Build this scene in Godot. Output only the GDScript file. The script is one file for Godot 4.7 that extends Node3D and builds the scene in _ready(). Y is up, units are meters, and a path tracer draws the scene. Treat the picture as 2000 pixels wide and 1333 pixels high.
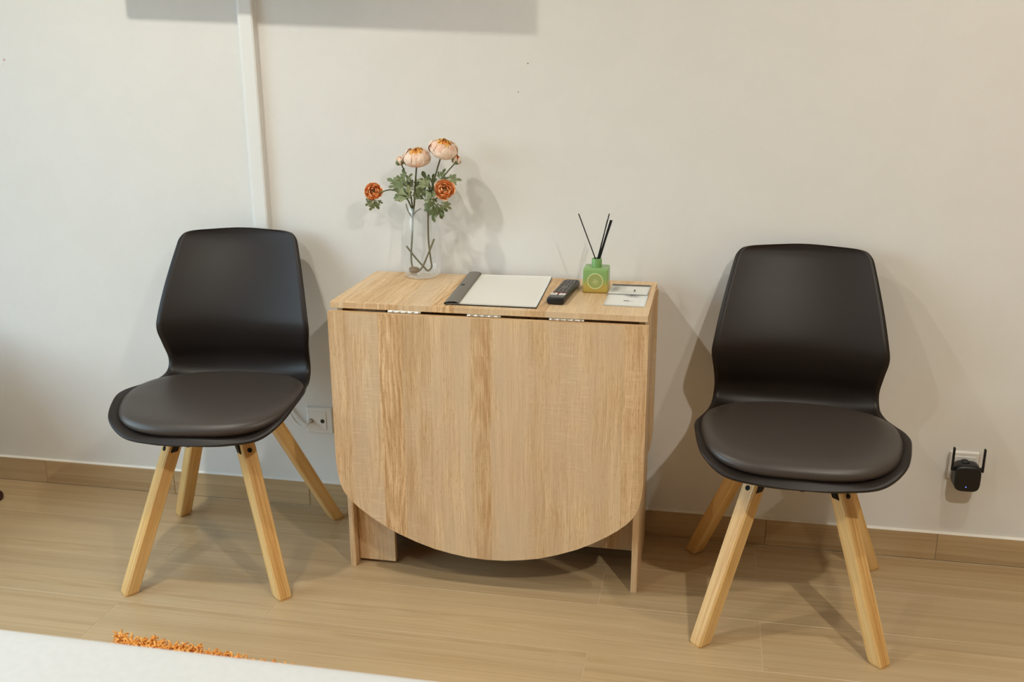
extends Node3D
# A folding oak table between two black shell chairs against a pale wall: a room with a window on the left and recessed ceiling lamps.

var rng := RandomNumberGenerator.new()
var mats := {}
var taken := {}

# ------------------------------------------------------------------ mesh builder
class Builder:
	var st := SurfaceTool.new()
	var xf := Transform3D.IDENTITY
	var grain := 1            # axis along which the wood grain (texture V) runs
	var tex := Vector2(1, 1)  # metres per texture repeat
	var off := Vector2.ZERO
	func _init() -> void:
		st.begin(Mesh.PRIMITIVE_TRIANGLES)
		st.set_smooth_group(-1)
	func smooth(on: bool) -> void:
		st.set_smooth_group(0 if on else -1)
	func uv(p: Vector3, n: Vector3) -> Vector2:
		var d := n.abs().max_axis_index()
		var third := 3 - d - grain if d != grain else (grain + 1) % 3
		var along := grain if d != grain else (grain + 2) % 3
		return Vector2(p[third] / tex.x, p[along] / tex.y) + off
	func put(p: Vector3, t: Vector2) -> void:
		st.set_uv(t)
		st.add_vertex(xf * p)
	# a triangle whose front looks towards out
	func tri(a: Vector3, b: Vector3, c: Vector3, out: Vector3) -> void:
		var n := (b - a).cross(c - a)
		if n.length_squared() < 1e-18:
			return
		if n.dot(out) > 0.0:
			var k := b; b = c; c = k
		put(a, uv(a, n)); put(b, uv(b, n)); put(c, uv(c, n))
	func quad(a: Vector3, b: Vector3, c: Vector3, d: Vector3, out: Vector3) -> void:
		tri(a, b, c, out); tri(a, c, d, out)
	# chamfered box
	func box(c: Vector3, size: Vector3, bevel := 0.0015) -> void:
		var h := size / 2.0
		bevel = minf(bevel, minf(h.x, minf(h.y, h.z)) * 0.9)
		var v := func(s: Vector3, full: int) -> Vector3:
			var r := Vector3.ZERO
			for k in 3:
				r[k] = c[k] + s[k] * (h[k] if k == full else h[k] - bevel)
			return r
		for a in 3:
			var b := (a + 1) % 3
			var e := (a + 2) % 3
			for s in [-1.0, 1.0]:
				var q := []
				for w in [[-1, -1], [1, -1], [1, 1], [-1, 1]]:
					var sg := Vector3.ZERO
					sg[a] = s; sg[b] = w[0]; sg[e] = w[1]
					q.append(v.call(sg, a))
				var o := Vector3.ZERO
				o[a] = s
				quad(q[0], q[1], q[2], q[3], o)
				for s2 in [-1.0, 1.0]:
					var s1 := Vector3.ZERO
					s1[a] = s; s1[b] = s2; s1[e] = -1
					var s3 := s1
					s3[e] = 1
					var oo := Vector3.ZERO
					oo[a] = s; oo[b] = s2
					quad(v.call(s1, a), v.call(s1, b), v.call(s3, b), v.call(s3, a), oo)
		for sx in [-1.0, 1.0]:
			for sy in [-1.0, 1.0]:
				for sz in [-1.0, 1.0]:
					var s := Vector3(sx, sy, sz)
					tri(v.call(s, 0), v.call(s, 1), v.call(s, 2), s)
	# a polygon in the plane of two axes, swept along the third from lo to hi, with chamfered rims
	func slab(poly: PackedVector2Array, axis: int, lo: float, hi: float, bevel := 0.001) -> void:
		var a := (axis + 1) % 3
		var b := (axis + 2) % 3
		var inner := poly
		if bevel > 0.0:
			var shrunk := Geometry2D.offset_polygon(poly, -bevel, Geometry2D.JOIN_MITER)
			if shrunk.size() == 1 and shrunk[0].size() == poly.size():
				# match the start of the two rings
				var best := 0
				for k in poly.size():
					if shrunk[0][k].distance_to(poly[0]) < shrunk[0][best].distance_to(poly[0]):
						best = k
				inner = PackedVector2Array()
				for k in poly.size():
					inner.append(shrunk[0][(k + best) % poly.size()])
				if inner[1].distance_to(poly[1]) > inner[poly.size() - 1].distance_to(poly[1]):
					var turned := PackedVector2Array([inner[0]])
					for k in range(poly.size() - 1, 0, -1):
						turned.append(inner[k])
					inner = turned
			else:
				bevel = 0.0
		var at := func(p: Vector2, w: float) -> Vector3:
			var r := Vector3.ZERO
			r[axis] = w; r[a] = p.x; r[b] = p.y
			return r
		var up := Vector3.ZERO
		up[axis] = 1.0
		var ids := Geometry2D.triangulate_polygon(inner)
		for k in range(0, ids.size(), 3):
			tri(at.call(inner[ids[k]], hi), at.call(inner[ids[k + 1]], hi), at.call(inner[ids[k + 2]], hi), up)
			tri(at.call(inner[ids[k]], lo), at.call(inner[ids[k + 1]], lo), at.call(inner[ids[k + 2]], lo), -up)
		var turn := -1.0 if Geometry2D.is_polygon_clockwise(poly) else 1.0
		for k in poly.size():
			var p := poly[k]
			var q := poly[(k + 1) % poly.size()]
			var pi_ := inner[k]
			var qi := inner[(k + 1) % poly.size()]
			var o2 := Vector2((q - p).y, -(q - p).x) * turn
			var o := Vector3.ZERO
			o[a] = o2.x; o[b] = o2.y
			o = o.normalized()
			quad(at.call(p, lo + bevel), at.call(q, lo + bevel), at.call(q, hi - bevel), at.call(p, hi - bevel), o)
			if bevel > 0.0:
				quad(at.call(p, hi - bevel), at.call(q, hi - bevel), at.call(qi, hi), at.call(pi_, hi), o + up)
				quad(at.call(p, lo + bevel), at.call(q, lo + bevel), at.call(qi, lo), at.call(pi_, lo), o - up)
	# rows of points, all rows alike long; flip turns the front to the other side
	func sheet(rows: Array, flip := false, scale := Vector2(1, 1), wrap := false) -> void:
		for i in rows.size() - 1:
			var r0: PackedVector3Array = rows[i]
			var r1: PackedVector3Array = rows[i + 1]
			var n := r0.size()
			for j in (n if wrap else n - 1):
				var k := (j + 1) % n
				var us := [Vector2(float(j) / (n - 1), float(i) / (rows.size() - 1)), Vector2(float(j + 1) / (n - 1), float(i) / (rows.size() - 1)), Vector2(float(j + 1) / (n - 1), float(i + 1) / (rows.size() - 1)), Vector2(float(j) / (n - 1), float(i + 1) / (rows.size() - 1))]
				var ps := [r0[j], r0[k], r1[k], r1[j]]
				for t in ([[0, 1, 2], [0, 2, 3]] if flip else [[0, 2, 1], [0, 3, 2]]):
					if (ps[t[1]] - ps[t[0]]).cross(ps[t[2]] - ps[t[0]]).length_squared() < 1e-20:
						continue
					for m in t:
						put(ps[m], us[m] * scale + off)
	# turned shape: profile of (radius, height), round the y axis
	func lathe(profile: Array, around := 32, centre := Vector3.ZERO) -> void:
		var rows := []
		for q in profile:
			var r := PackedVector3Array()
			for k in around:
				var t := TAU * k / around
				r.append(centre + Vector3(q[0] * cos(t), q[1], q[0] * sin(t)))
			rows.append(r)
		sheet(rows, true, Vector2(1, 1), true)
	# a tube along a path
	func tube(path: Array, r0: float, r1: float, around := 10, caps := true) -> void:
		var rows := []
		var side := Vector3.ZERO
		for i in path.size():
			var d: Vector3 = (path[mini(i + 1, path.size() - 1)] - path[maxi(i - 1, 0)]).normalized()
			if side == Vector3.ZERO:
				side = d.cross(Vector3(0.31, 0.2, 0.93)).normalized()
			side = (side - d * side.dot(d)).normalized()
			var up := d.cross(side)
			var r := lerpf(r0, r1, float(i) / maxf(1.0, path.size() - 1))
			var row := PackedVector3Array()
			for k in around:
				var t := TAU * k / around
				row.append(path[i] + (side * cos(t) + up * sin(t)) * r)
			rows.append(row)
		if caps:
			var first := PackedVector3Array()
			var last := PackedVector3Array()
			for k in around:
				first.append(path[0]); last.append(path[-1])
			rows.push_front(first)
			rows.push_back(last)
		sheet(rows, false, Vector2(1, 1), true)
	func done() -> ArrayMesh:
		st.generate_normals()
		st.index()
		return st.commit()

# ------------------------------------------------------------------ object helpers
func numbered(called: String) -> String:
	var n: int = taken.get(called, 0)
	taken[called] = n + 1
	return called if n == 0 else "%s_%03d" % [called, n]

func thing(called: String, label: String, category: String, at := Vector3.ZERO, turn := 0.0, group := "") -> Node3D:
	var o := Node3D.new()
	o.name = numbered(called)
	add_child(o)
	o.position = at
	o.rotation.y = turn
	tag(o, label, category, group)
	return o

func tag(o: Node, label: String, category: String, group := "") -> void:
	o.set_meta("label", label)
	o.set_meta("category", category)
	if group:
		o.set_meta("group", group)

func part(called: String, mesh: Mesh, material: Material, parent: Node, label := "") -> MeshInstance3D:
	var o := MeshInstance3D.new()
	o.name = called
	o.mesh = mesh
	o.material_override = material
	parent.add_child(o, true)
	if label:
		o.set_meta("label", label)
	return o

func struct(called: String, mesh: Mesh, material: Material, label: String, category: String) -> MeshInstance3D:
	var o := part(called, mesh, material, self)
	tag(o, label, category)
	o.set_meta("kind", "structure")
	return o

func boxed(c: Vector3, size: Vector3, bevel := 0.0015, grain := 1, tex := Vector2(1, 1), off := Vector2.ZERO) -> ArrayMesh:
	var b := Builder.new()
	b.grain = grain
	b.tex = tex
	b.off = off
	b.box(c, size, bevel)
	return b.done()

func v3(a: Array) -> Vector3:
	return Vector3(a[0], a[1], a[2])

func curve_points(pts: Array, per := 6) -> Array:
	var out := []
	for i in pts.size() - 1:
		var a: Vector3 = pts[maxi(i - 1, 0)]
		var b: Vector3 = pts[i]
		var c: Vector3 = pts[i + 1]
		var d: Vector3 = pts[mini(i + 2, pts.size() - 1)]
		for k in per:
			out.append(b.cubic_interpolate(c, a, d, float(k) / per))
	out.append(pts[-1])
	return out

# ------------------------------------------------------------------ materials
func plain(color: Color, rough := 0.6, specular := 0.5, metal := 0.0) -> StandardMaterial3D:
	var m := StandardMaterial3D.new()
	m.albedo_color = color
	m.roughness = rough
	m.metallic_specular = specular
	m.metallic = metal
	return m

func noise_bytes(w: int, h: int, seed_: int, freq: float, squash: int, octaves := 3) -> PackedByteArray:
	var n := FastNoiseLite.new()
	n.seed = seed_
	n.noise_type = FastNoiseLite.TYPE_SIMPLEX_SMOOTH
	n.frequency = freq
	n.fractal_octaves = octaves
	var img := n.get_seamless_image(w, maxi(4, h / squash))
	img.convert(Image.FORMAT_L8)
	if squash > 1:
		img.resize(w, h, Image.INTERPOLATE_CUBIC)
	return img.get_data()

func texture_of(w: int, h: int, data: PackedByteArray) -> ImageTexture:
	var img := Image.create_from_data(w, h, false, Image.FORMAT_RGB8, data)
	img.generate_mipmaps()
	return ImageTexture.create_from_image(img)

# Wood whose grain runs along V. strips: the breadths of the glued bands; tone, dark, grey: colours; rays: how much crosswise fleck.
func wood(w: int, h: int, seed_: int, strips: Array, tone: Color, dark: Color, grey: Color, fine: float, coarse: float, rays: float, cathedral: float, pores: float, wander := 8.0) -> StandardMaterial3D:
	var broad := noise_bytes(w, h, seed_, 0.012, 16, 2)
	var mid := noise_bytes(w, h, seed_ + 1, 0.05, 36, 3)
	var thin := noise_bytes(w, h, seed_ + 2, 0.28, 56, 2)
	var warp := noise_bytes(w, h, seed_ + 3, 0.006, 2, 2)
	var fleck := noise_bytes(w, h, seed_ + 4, 0.09, 1, 2)
	var patch := noise_bytes(w, h, seed_ + 5, 0.008, 3, 2)
	var cross := noise_bytes(h, w, seed_ + 6, 0.10, 10, 2)
	var dash := noise_bytes(w, h, seed_ + 7, 0.40, 13, 1)
	var local := RandomNumberGenerator.new()
	local.seed = seed_
	var at := PackedInt32Array()
	var shift := PackedFloat32Array()
	var slide := PackedInt32Array()
	var ring_x := PackedFloat32Array()
	var ring_y := PackedFloat32Array()
	var ringed := PackedFloat32Array()
	var rayed := PackedFloat32Array()
	var greyed := PackedFloat32Array()
	var sum := 0.0
	for s in strips:
		at.append(int(sum * w))
		shift.append(local.randf_range(-0.15, 0.15))
		slide.append(local.randi_range(0, h - 1))
		ring_x.append(sum + s * local.randf_range(0.3, 0.7))
		ring_y.append(local.randf_range(0.2, 0.8))
		ringed.append(cathedral if local.randf() < 0.45 else 0.0)
		rayed.append(rays if local.randf() < 0.5 else rays * 0.15)
		greyed.append(local.randf_range(0.0, 0.75))
		sum += s
	at.append(w)
	var data := PackedByteArray()
	data.resize(w * h * 3)
	for k in strips.size():
		for x in range(at[k], at[k + 1]):
			for y in h:
				var i := y * w + x
				var wv := (warp[i] - 128) / 128.0
				var yy := (y + slide[k]) % h
				var j := yy * w + posmod(x + int(wv * wander), w)
				var g := (mid[j] - 128) / 128.0 * coarse + (broad[j] - 128) / 128.0 * 0.35 + (thin[j] - 128) / 128.0 * fine
				if ringed[k] > 0.0:
					var dx := (float(x) / w - ring_x[k]) * 40.0 + wv * 0.3
					var dy := (float(y) / h - ring_y[k]) * 4.2
					var r := sqrt(dx * dx + dy * dy)
					g += ringed[k] * (pow(absf(sin(r * 6.0 + (mid[j] - 128) / 200.0)), 3.0) - 0.35) * clampf(1.6 - r * 0.25, 0.0, 1.0)
				var mark := 0.0
				if rayed[k] > 0.0:
					mark = rayed[k] * maxf(0.0, (cross[x * h + y] - 125) / 130.0) * clampf((patch[i] - 110) / 60.0, 0.0, 1.0) * (0.5 + fleck[i] / 255.0)
				if pores > 0.0 and dash[j] < 84:
					g -= pores * (84 - dash[j]) / 60.0
				var t := clampf(0.42 + shift[k] - g * 0.55, 0.0, 1.0)
				var gr := clampf(greyed[k] * (0.4 + patch[i] / 255.0), 0.0, 1.0)
				data[i * 3] = int(255.0 * clampf(lerpf(lerpf(tone.r, dark.r, t), grey.r, gr) + mark * 0.10, 0.0, 1.0))
				data[i * 3 + 1] = int(255.0 * clampf(lerpf(lerpf(tone.g, dark.g, t), grey.g, gr) + mark * 0.10, 0.0, 1.0))
				data[i * 3 + 2] = int(255.0 * clampf(lerpf(lerpf(tone.b, dark.b, t), grey.b, gr) + mark * 0.09, 0.0, 1.0))
	var m := plain(Color.WHITE, 0.55)
	m.albedo_texture = texture_of(w, h, data)
	return m

func speckle(color: Color, amount: float, freq: float, seed_: int, metres: float, rough: float, bump: float) -> StandardMaterial3D:
	var n := noise_bytes(512, 512, seed_, freq, 1, 4)
	var data := PackedByteArray()
	data.resize(512 * 512 * 3)
	for i in 512 * 512:
		var k := 1.0 + (n[i] - 128) / 128.0 * amount
		data[i * 3] = int(clampf(color.r8 * k, 0, 255))
		data[i * 3 + 1] = int(clampf(color.g8 * k, 0, 255))
		data[i * 3 + 2] = int(clampf(color.b8 * k, 0, 255))
	var m := plain(Color.WHITE, rough)
	m.albedo_texture = texture_of(512, 512, data)
	m.uv1_triplanar = true
	m.uv1_world_triplanar = true
	m.uv1_scale = Vector3.ONE / metres
	if bump > 0.0:
		m.heightmap_enabled = true
		m.heightmap_scale = bump
		m.heightmap_texture = m.albedo_texture
	return m

func make_materials() -> void:
	mats.wall = speckle(Color(0.885, 0.88, 0.862), 0.006, 0.02, 3, 1.4, 0.75, 0.0)
	mats.ceiling = plain(Color(0.80, 0.79, 0.77), 0.8)
	mats.beige = plain(Color(0.74, 0.64, 0.52), 0.8)
	mats.curtain = plain(Color(0.52, 0.46, 0.39), 0.9)
	mats.oak = wood(1024, 1024, 11, [0.05, 0.1, 0.07, 0.09, 0.12, 0.06, 0.11, 0.1, 0.08, 0.1, 0.12], Color(0.965, 0.845, 0.665), Color(0.71, 0.53, 0.34), Color(0.83, 0.73, 0.60), 0.8, 0.42, 0.5, 0.42, 0.95, 5.0)
	mats.tile = wood(1024, 512, 23, [0.34, 0.33, 0.33], Color(0.80, 0.695, 0.54), Color(0.63, 0.515, 0.36), Color(0.74, 0.645, 0.51), 0.3, 0.45, 0.0, 0.35, 0.15)
	mats.tile.roughness = 0.34
	mats.leg = wood(256, 1024, 31, [0.27, 0.2, 0.3, 0.23], Color(0.93, 0.79, 0.54), Color(0.70, 0.46, 0.19), Color(0.88, 0.74, 0.51), 0.35, 0.55, 0.0, 0.3, 0.5)
	mats.leg.roughness = 0.45
	mats.dark_wood = plain(Color(0.21, 0.08, 0.06), 0.45)
	mats.grout = plain(Color(0.80, 0.71, 0.58), 0.9)
	mats.edge_highlight = plain(Color(0.93, 0.91, 0.87), 0.5)
	mats.shell = speckle(Color(0.120, 0.088, 0.066), 0.06, 0.2, 7, 0.12, 0.47, 0.0)
	mats.shell.metallic_specular = 0.44
	mats.pad = speckle(Color(0.255, 0.222, 0.202), 0.08, 0.3, 8, 0.06, 0.42, 0.0)
	mats.black = plain(Color(0.045, 0.045, 0.05), 0.4)
	mats.antenna = plain(Color(0.06, 0.055, 0.055), 0.5)
	mats.white_plastic = plain(Color(0.90, 0.89, 0.87), 0.35)
	mats.trunk = plain(Color(0.90, 0.90, 0.89), 0.4)
	mats.steel = plain(Color(0.83, 0.82, 0.80), 0.3, 0.5, 1.0)
	mats.screw = plain(Color(0.05, 0.05, 0.055), 0.35, 0.5, 0.6)
	mats.linen = speckle(Color(0.81, 0.81, 0.808), 0.015, 0.05, 9, 0.5, 0.85, 0.0)
	mats.fabric = plain(Color(0.62, 0.58, 0.52), 0.9)
	mats.paper = plain(Color(0.90, 0.89, 0.86), 0.45)
	mats.binding = plain(Color(0.46, 0.44, 0.41), 0.5)
	mats.cover = plain(Color(0.08, 0.08, 0.10), 0.4)
	mats.remote = plain(Color(0.09, 0.085, 0.085), 0.38)
	mats.remote_band = plain(Color(0.34, 0.33, 0.31), 0.4)
	mats.button = plain(Color(0.42, 0.40, 0.385), 0.5)
	mats.button_red = plain(Color(0.50, 0.16, 0.15), 0.5)
	mats.button_white = plain(Color(0.90, 0.89, 0.86), 0.5)
	mats.button_mark = plain(Color(0.55, 0.12, 0.10), 0.5)
	mats.reed = plain(Color(0.03, 0.028, 0.026), 0.8)
	mats.cream = plain(Color(0.88, 0.88, 0.66), 0.5)
	mats.stem = plain(Color(0.33, 0.35, 0.20), 0.6)
	mats.stem_brown = plain(Color(0.40, 0.37, 0.24), 0.6)
	mats.leaf = plain(Color(0.42, 0.47, 0.31), 0.6)
	mats.leaf.backlight_enabled = true
	mats.leaf.backlight = Color(0.12, 0.16, 0.06)
	mats.leaf_pale = plain(Color(0.52, 0.56, 0.40), 0.6)
	mats.petal = plain(Color(0.99, 0.895, 0.815), 0.7)
	mats.petal_pink = plain(Color(0.99, 0.83, 0.73), 0.7)
	mats.petal_gold = plain(Color(1.0, 0.79, 0.42), 0.7)
	mats.petal_orange = plain(Color(1.0, 0.61, 0.31), 0.7)
	mats.petal_apricot = plain(Color(1.0, 0.76, 0.53), 0.7)
	mats.petal_red = plain(Color(0.98, 0.50, 0.22), 0.7)
	mats.eye = plain(Color(0.36, 0.24, 0.10), 0.8)
	for k in ["petal", "petal_pink", "petal_gold", "petal_orange", "petal_apricot", "petal_red"]:
		mats[k].backlight_enabled = true
		mats[k].backlight = mats[k].albedo_color * 0.5
	mats.pebble = plain(Color(0.46, 0.38, 0.28), 0.3)
	mats.glass = plain(Color(0.93, 0.96, 0.95, 0.06), 0.02)
	mats.glass.transparency = BaseMaterial3D.TRANSPARENCY_ALPHA
	mats.green_glass = plain(Color(0.48, 0.66, 0.40), 0.32)
	mats.green_glass.backlight_enabled = true
	mats.green_glass.backlight = Color(0.15, 0.26, 0.08)
	var dye := Image.create(64, 128, false, Image.FORMAT_RGB8)
	var mottle := FastNoiseLite.new()
	mottle.frequency = 0.09
	for y in 128:
		for x in 64:
			var h := clampf((y / 128.0 - 0.26 + 0.03 * mottle.get_noise_2d(x, y)) / 0.34, 0.0, 1.0)
			dye.set_pixel(x, y, Color(0.75, 0.66, 0.33).lerp(Color(0.54, 0.68, 0.42), h * h * (3.0 - 2.0 * h)))
	mats.dyed_glass = plain(Color.WHITE, 0.3)
	mats.dyed_glass.albedo_texture = ImageTexture.create_from_image(dye)
	mats.dyed_glass.backlight_enabled = true
	mats.dyed_glass.backlight = Color(0.3, 0.3, 0.2)
	mats.emblem = plain(Color(0.60, 0.64, 0.38), 0.5)
	mats.rug_base = plain(Color(0.70, 0.36, 0.10), 0.95)
	mats.rug_pile = plain(Color.WHITE, 0.9)
	mats.rug_pile.vertex_color_use_as_albedo = true
	mats.rug_pile.backlight_enabled = true
	mats.rug_pile.backlight = Color(0.2, 0.12, 0.05)
	mats.screen = plain(Color(0.02, 0.02, 0.022), 0.12)
	mats.led = plain(Color(0.2, 0.3, 1.0), 0.5)
	mats.led.emission_enabled = true
	mats.led.emission = Color(0.35, 0.45, 1.0)
	mats.led.emission_energy_multiplier = 3.0
	mats.lamp_face = plain(Color(1, 0.95, 0.85), 0.5)
	mats.lamp_face.emission_enabled = true
	mats.lamp_face.emission = Color(1.0, 0.98, 0.925)
	mats.lamp_face.emission_energy_multiplier = 4.0
	mats.chip = plain(Color(0.60, 0.55, 0.50), 0.9)
	mats.chip_red = plain(Color(0.82, 0.68, 0.66), 0.9)

# ------------------------------------------------------------------ room
func hole_wall(x0: float, thick: float, z0: float, z1: float, y0: float, y1: float, wz0: float, wz1: float, wy0: float, wy1: float) -> ArrayMesh:
	var b := Builder.new()
	b.box(Vector3(x0 - thick / 2, (y0 + wy0) / 2, (z0 + z1) / 2), Vector3(thick, wy0 - y0, z1 - z0), 0.0005)
	b.box(Vector3(x0 - thick / 2, (wy1 + y1) / 2, (z0 + z1) / 2), Vector3(thick, y1 - wy1, z1 - z0), 0.0005)
	b.box(Vector3(x0 - thick / 2, (wy0 + wy1) / 2, (z0 + wz0) / 2), Vector3(thick, wy1 - wy0, wz0 - z0), 0.0005)
	b.box(Vector3(x0 - thick / 2, (wy0 + wy1) / 2, (wz1 + z1) / 2), Vector3(thick, wy1 - wy0, z1 - wz1), 0.0005)
	return b.done()

const XL := -2.45
const XR := 2.7
const ZF := 4.3
const TOP := 2.5

func build_room() -> void:
	var back := struct("wall_back", boxed(Vector3((XL + XR) / 2, TOP / 2, -0.06), Vector3(XR - XL + 0.4, TOP + 0.2, 0.12), 0.001), mats.wall, "smooth off-white painted wall behind the table and chairs", "wall")
	for q in [[-1.5264, 1.3569, 0.004, "chip_red"], [0.0388, 1.3446, 0.0022, "chip"], [0.0124, 1.2708, 0.0018, "chip"], [-1.533, 1.345, 0.0015, "chip_red"]]:
		var b := Builder.new()
		b.lathe([[0.0, 0.0008], [q[2] * 0.7, 0.0007], [q[2], 0.0]], 9)
		var o := part("paint_chip", b.done(), mats[q[3]], back, "small chipped spot in the wall paint")
		o.position = Vector3(q[0], q[1], 0.0)
		o.rotation.x = PI / 2
	struct("wall_left", hole_wall(XL, 0.2, -0.12, ZF + 0.12, -0.1, TOP + 0.1, 0.6, 3.2, 0.1, 2.25), mats.wall, "painted wall with a window at the left end of the room", "wall")
	struct("wall_right", boxed(Vector3(XR + 0.1, TOP / 2, ZF / 2), Vector3(0.2, TOP + 0.2, ZF + 0.3), 0.001), mats.beige, "beige painted wall at the right end of the room", "wall")
	struct("wall_front", boxed(Vector3((XL + XR) / 2, TOP / 2, ZF + 0.1), Vector3(XR - XL + 0.4, TOP + 0.2, 0.2), 0.001), mats.curtain, "brown painted wall facing the table across the bed", "wall")
	struct("ceiling", boxed(Vector3((XL + XR) / 2, TOP + 0.06, ZF / 2), Vector3(XR - XL + 0.4, 0.12, ZF + 0.4), 0.001), mats.ceiling, "flat white ceiling with recessed downlights", "ceiling")
	# window: frame and two panes in the left wall
	var win := Node3D.new()
	win.name = "window_1"
	add_child(win)
	tag(win, "tall white framed window with three panes in the left wall", "window")
	win.set_meta("kind", "structure")
	var f := Builder.new()
	for z in [0.63, 1.485, 2.315, 3.17]:
		f.box(Vector3(XL - 0.1, 1.175, z), Vector3(0.06, 2.15, 0.06), 0.004)
	for y in [0.13, 2.22]:
		f.box(Vector3(XL - 0.1, y, 1.9), Vector3(0.06, 0.06, 2.6), 0.004)
	part("window_frame", f.done(), mats.white_plastic, win)
	for z in [1.0575, 1.9, 2.7425]:
		part("pane", boxed(Vector3(XL - 0.1, 1.175, z), Vector3(0.006, 2.03, 0.8 if z == 1.9 else 0.77), 0.0005), mats.glass, win)
	part("window_sill", boxed(Vector3(XL - 0.09, 0.09, 1.9), Vector3(0.2, 0.025, 2.58), 0.003), mats.white_plastic, win)
	# floor: grout bed and wood-look tiles, 1.23 by 0.2117 m, laid along the wall with staggered joints
	var floor_ := struct("floor", boxed(Vector3((XL + XR) / 2, -0.0506, ZF / 2), Vector3(XR - XL + 0.4, 0.1, ZF + 0.4), 0.001), mats.grout, "wood-look porcelain plank floor with pale grout lines", "floor")
	var rows := [0.006]
	while rows[-1] < ZF:
		rows.append(0.2062 + 0.2117 * (rows.size() - 1))
	for r in rows.size() - 1:
		var x := (0.7065 if r % 2 == 0 else 0.2985) - 1.23 * 3
		while x < XR:
			var a := maxf(x, XL) + 0.0008
			var e := minf(x + 1.23, XR) - 0.0008
			if e - a > 0.02:
				var z0: float = rows[r] + 0.0008
				var z1: float = minf(rows[r + 1], ZF) - 0.0008
				part("plank", boxed(Vector3((a + e) / 2, -0.006, (z0 + z1) / 2), Vector3(e - a, 0.012, z1 - z0), 0.0004, 0, Vector2(0.64, 1.28), Vector2(rng.randf(), rng.randf())), mats.tile, floor_)
			x += 1.23
	# skirting of the same tile along the back wall
	var base := Node3D.new()
	base.name = "baseboard_back"
	add_child(base)
	tag(base, "wood-look tile skirting along the foot of the back wall", "baseboard")
	base.set_meta("kind", "structure")
	part("grout_line", boxed(Vector3((XL + XR) / 2, 0.0405, 0.003), Vector3(XR - XL, 0.081, 0.005), 0.0005), mats.grout, base)
	var x2 := -0.656 - 0.4635 * 4
	while x2 < XR:
		var a2 := maxf(x2, XL) + 0.0008
		var e2 := minf(x2 + 0.4635, XR) - 0.0008
		if e2 - a2 > 0.02:
			part("skirting_tile", boxed(Vector3((a2 + e2) / 2, 0.0425, 0.0045), Vector3(e2 - a2, 0.081, 0.008), 0.0012, 0, Vector2(0.64, 1.28), Vector2(rng.randf(), rng.randf())), mats.tile, base)
		x2 += 0.4635
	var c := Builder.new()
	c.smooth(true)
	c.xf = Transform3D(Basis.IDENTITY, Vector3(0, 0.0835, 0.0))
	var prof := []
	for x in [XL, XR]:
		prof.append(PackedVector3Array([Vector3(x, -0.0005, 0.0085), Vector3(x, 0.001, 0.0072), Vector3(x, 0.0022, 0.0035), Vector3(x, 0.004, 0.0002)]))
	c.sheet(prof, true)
	part("grout_joint", boxed(Vector3((XL + XR) / 2, 0.0006, 0.0092), Vector3(XR - XL, 0.0018, 0.0022), 0.0005), mats.grout, base, "pale grout line where the skirting meets the floor")
	part("highlight_strip", c.done(), mats.edge_highlight, base, "white strip standing in for light on the top edge of the skirting")  # white strip painted for the light caught by the top of the tiles

# a recessed ceiling lamp: ring, glowing face and its light just below
func downlight(x: float, z: float, energy: float, color: Color, label: String) -> void:
	var t := thing("ceiling_downlight", label, "ceiling lamp", Vector3(x, TOP, z), 0.0, "recessed ceiling lamps")
	var b := Builder.new()
	b.smooth(true)
	b.lathe([[0.036, -0.001], [0.037, -0.006], [0.046, -0.008], [0.052, -0.004], [0.053, 0.0]], 40)
	part("trim_ring", b.done(), mats.white_plastic, t)
	var d := Builder.new()
	d.lathe([[0.0, -0.003], [0.036, -0.003]], 40)
	part("glowing_face", d.done(), mats.lamp_face, t)
	var l := AreaLight3D.new()
	l.name = "lamp_light"
	l.area_size = Vector2(0.062, 0.062)
	l.light_energy = energy
	l.light_color = color
	l.area_range = 12.0
	l.area_attenuation = 2.0
	l.shadow_enabled = true
	l.position = Vector3(0, -0.012, 0)
	l.rotation.x = -PI / 2
	t.add_child(l)

# ------------------------------------------------------------------ chairs
const RIM := [[0, 0.8913, -0.1917], [0.081, 0.8886, -0.1821], [0.1429, 0.8837, -0.1707], [0.1668, 0.8692, -0.1608], [0.1774, 0.838, -0.1426], [0.198, 0.7488, -0.0949], [0.213, 0.6665, -0.0575], [0.2173, 0.6247, -0.0499], [0.2106, 0.5767, -0.0639], [0.2058, 0.5271, -0.0832], [0.2089, 0.4941, -0.0692], [0.2179, 0.4867, -0.0174], [0.2284, 0.4963, 0.0527], [0.2435, 0.5065, 0.1359], [0.242, 0.505, 0.1965], [0.224, 0.480, 0.275], [0.175, 0.4457, 0.315], [0.0925, 0.4328, 0.33], [0, 0.432, 0.335]]
const MIDDLE := [[0.8913, -0.1917], [0.8893, -0.1917], [0.884, -0.1912], [0.869, -0.1885], [0.838, -0.176], [0.7488, -0.130], [0.6665, -0.094], [0.6247, -0.087], [0.5767, -0.0955], [0.527, -0.112], [0.486, -0.107], [0.461, -0.07], [0.452, 0.0], [0.4495, 0.09], [0.4495, 0.17], [0.451, 0.24], [0.4515, 0.29], [0.448, 0.318], [0.432, 0.335]]
const BEND := [2.0, 2.0, 2.0, 2.0, 2.0, 2.0, 2.0, 2.0, 2.2, 2.6, 3.0, 3.6, 4.2, 4.6, 4.6, 4.0, 3.2, 2.4, 2.0]

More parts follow.
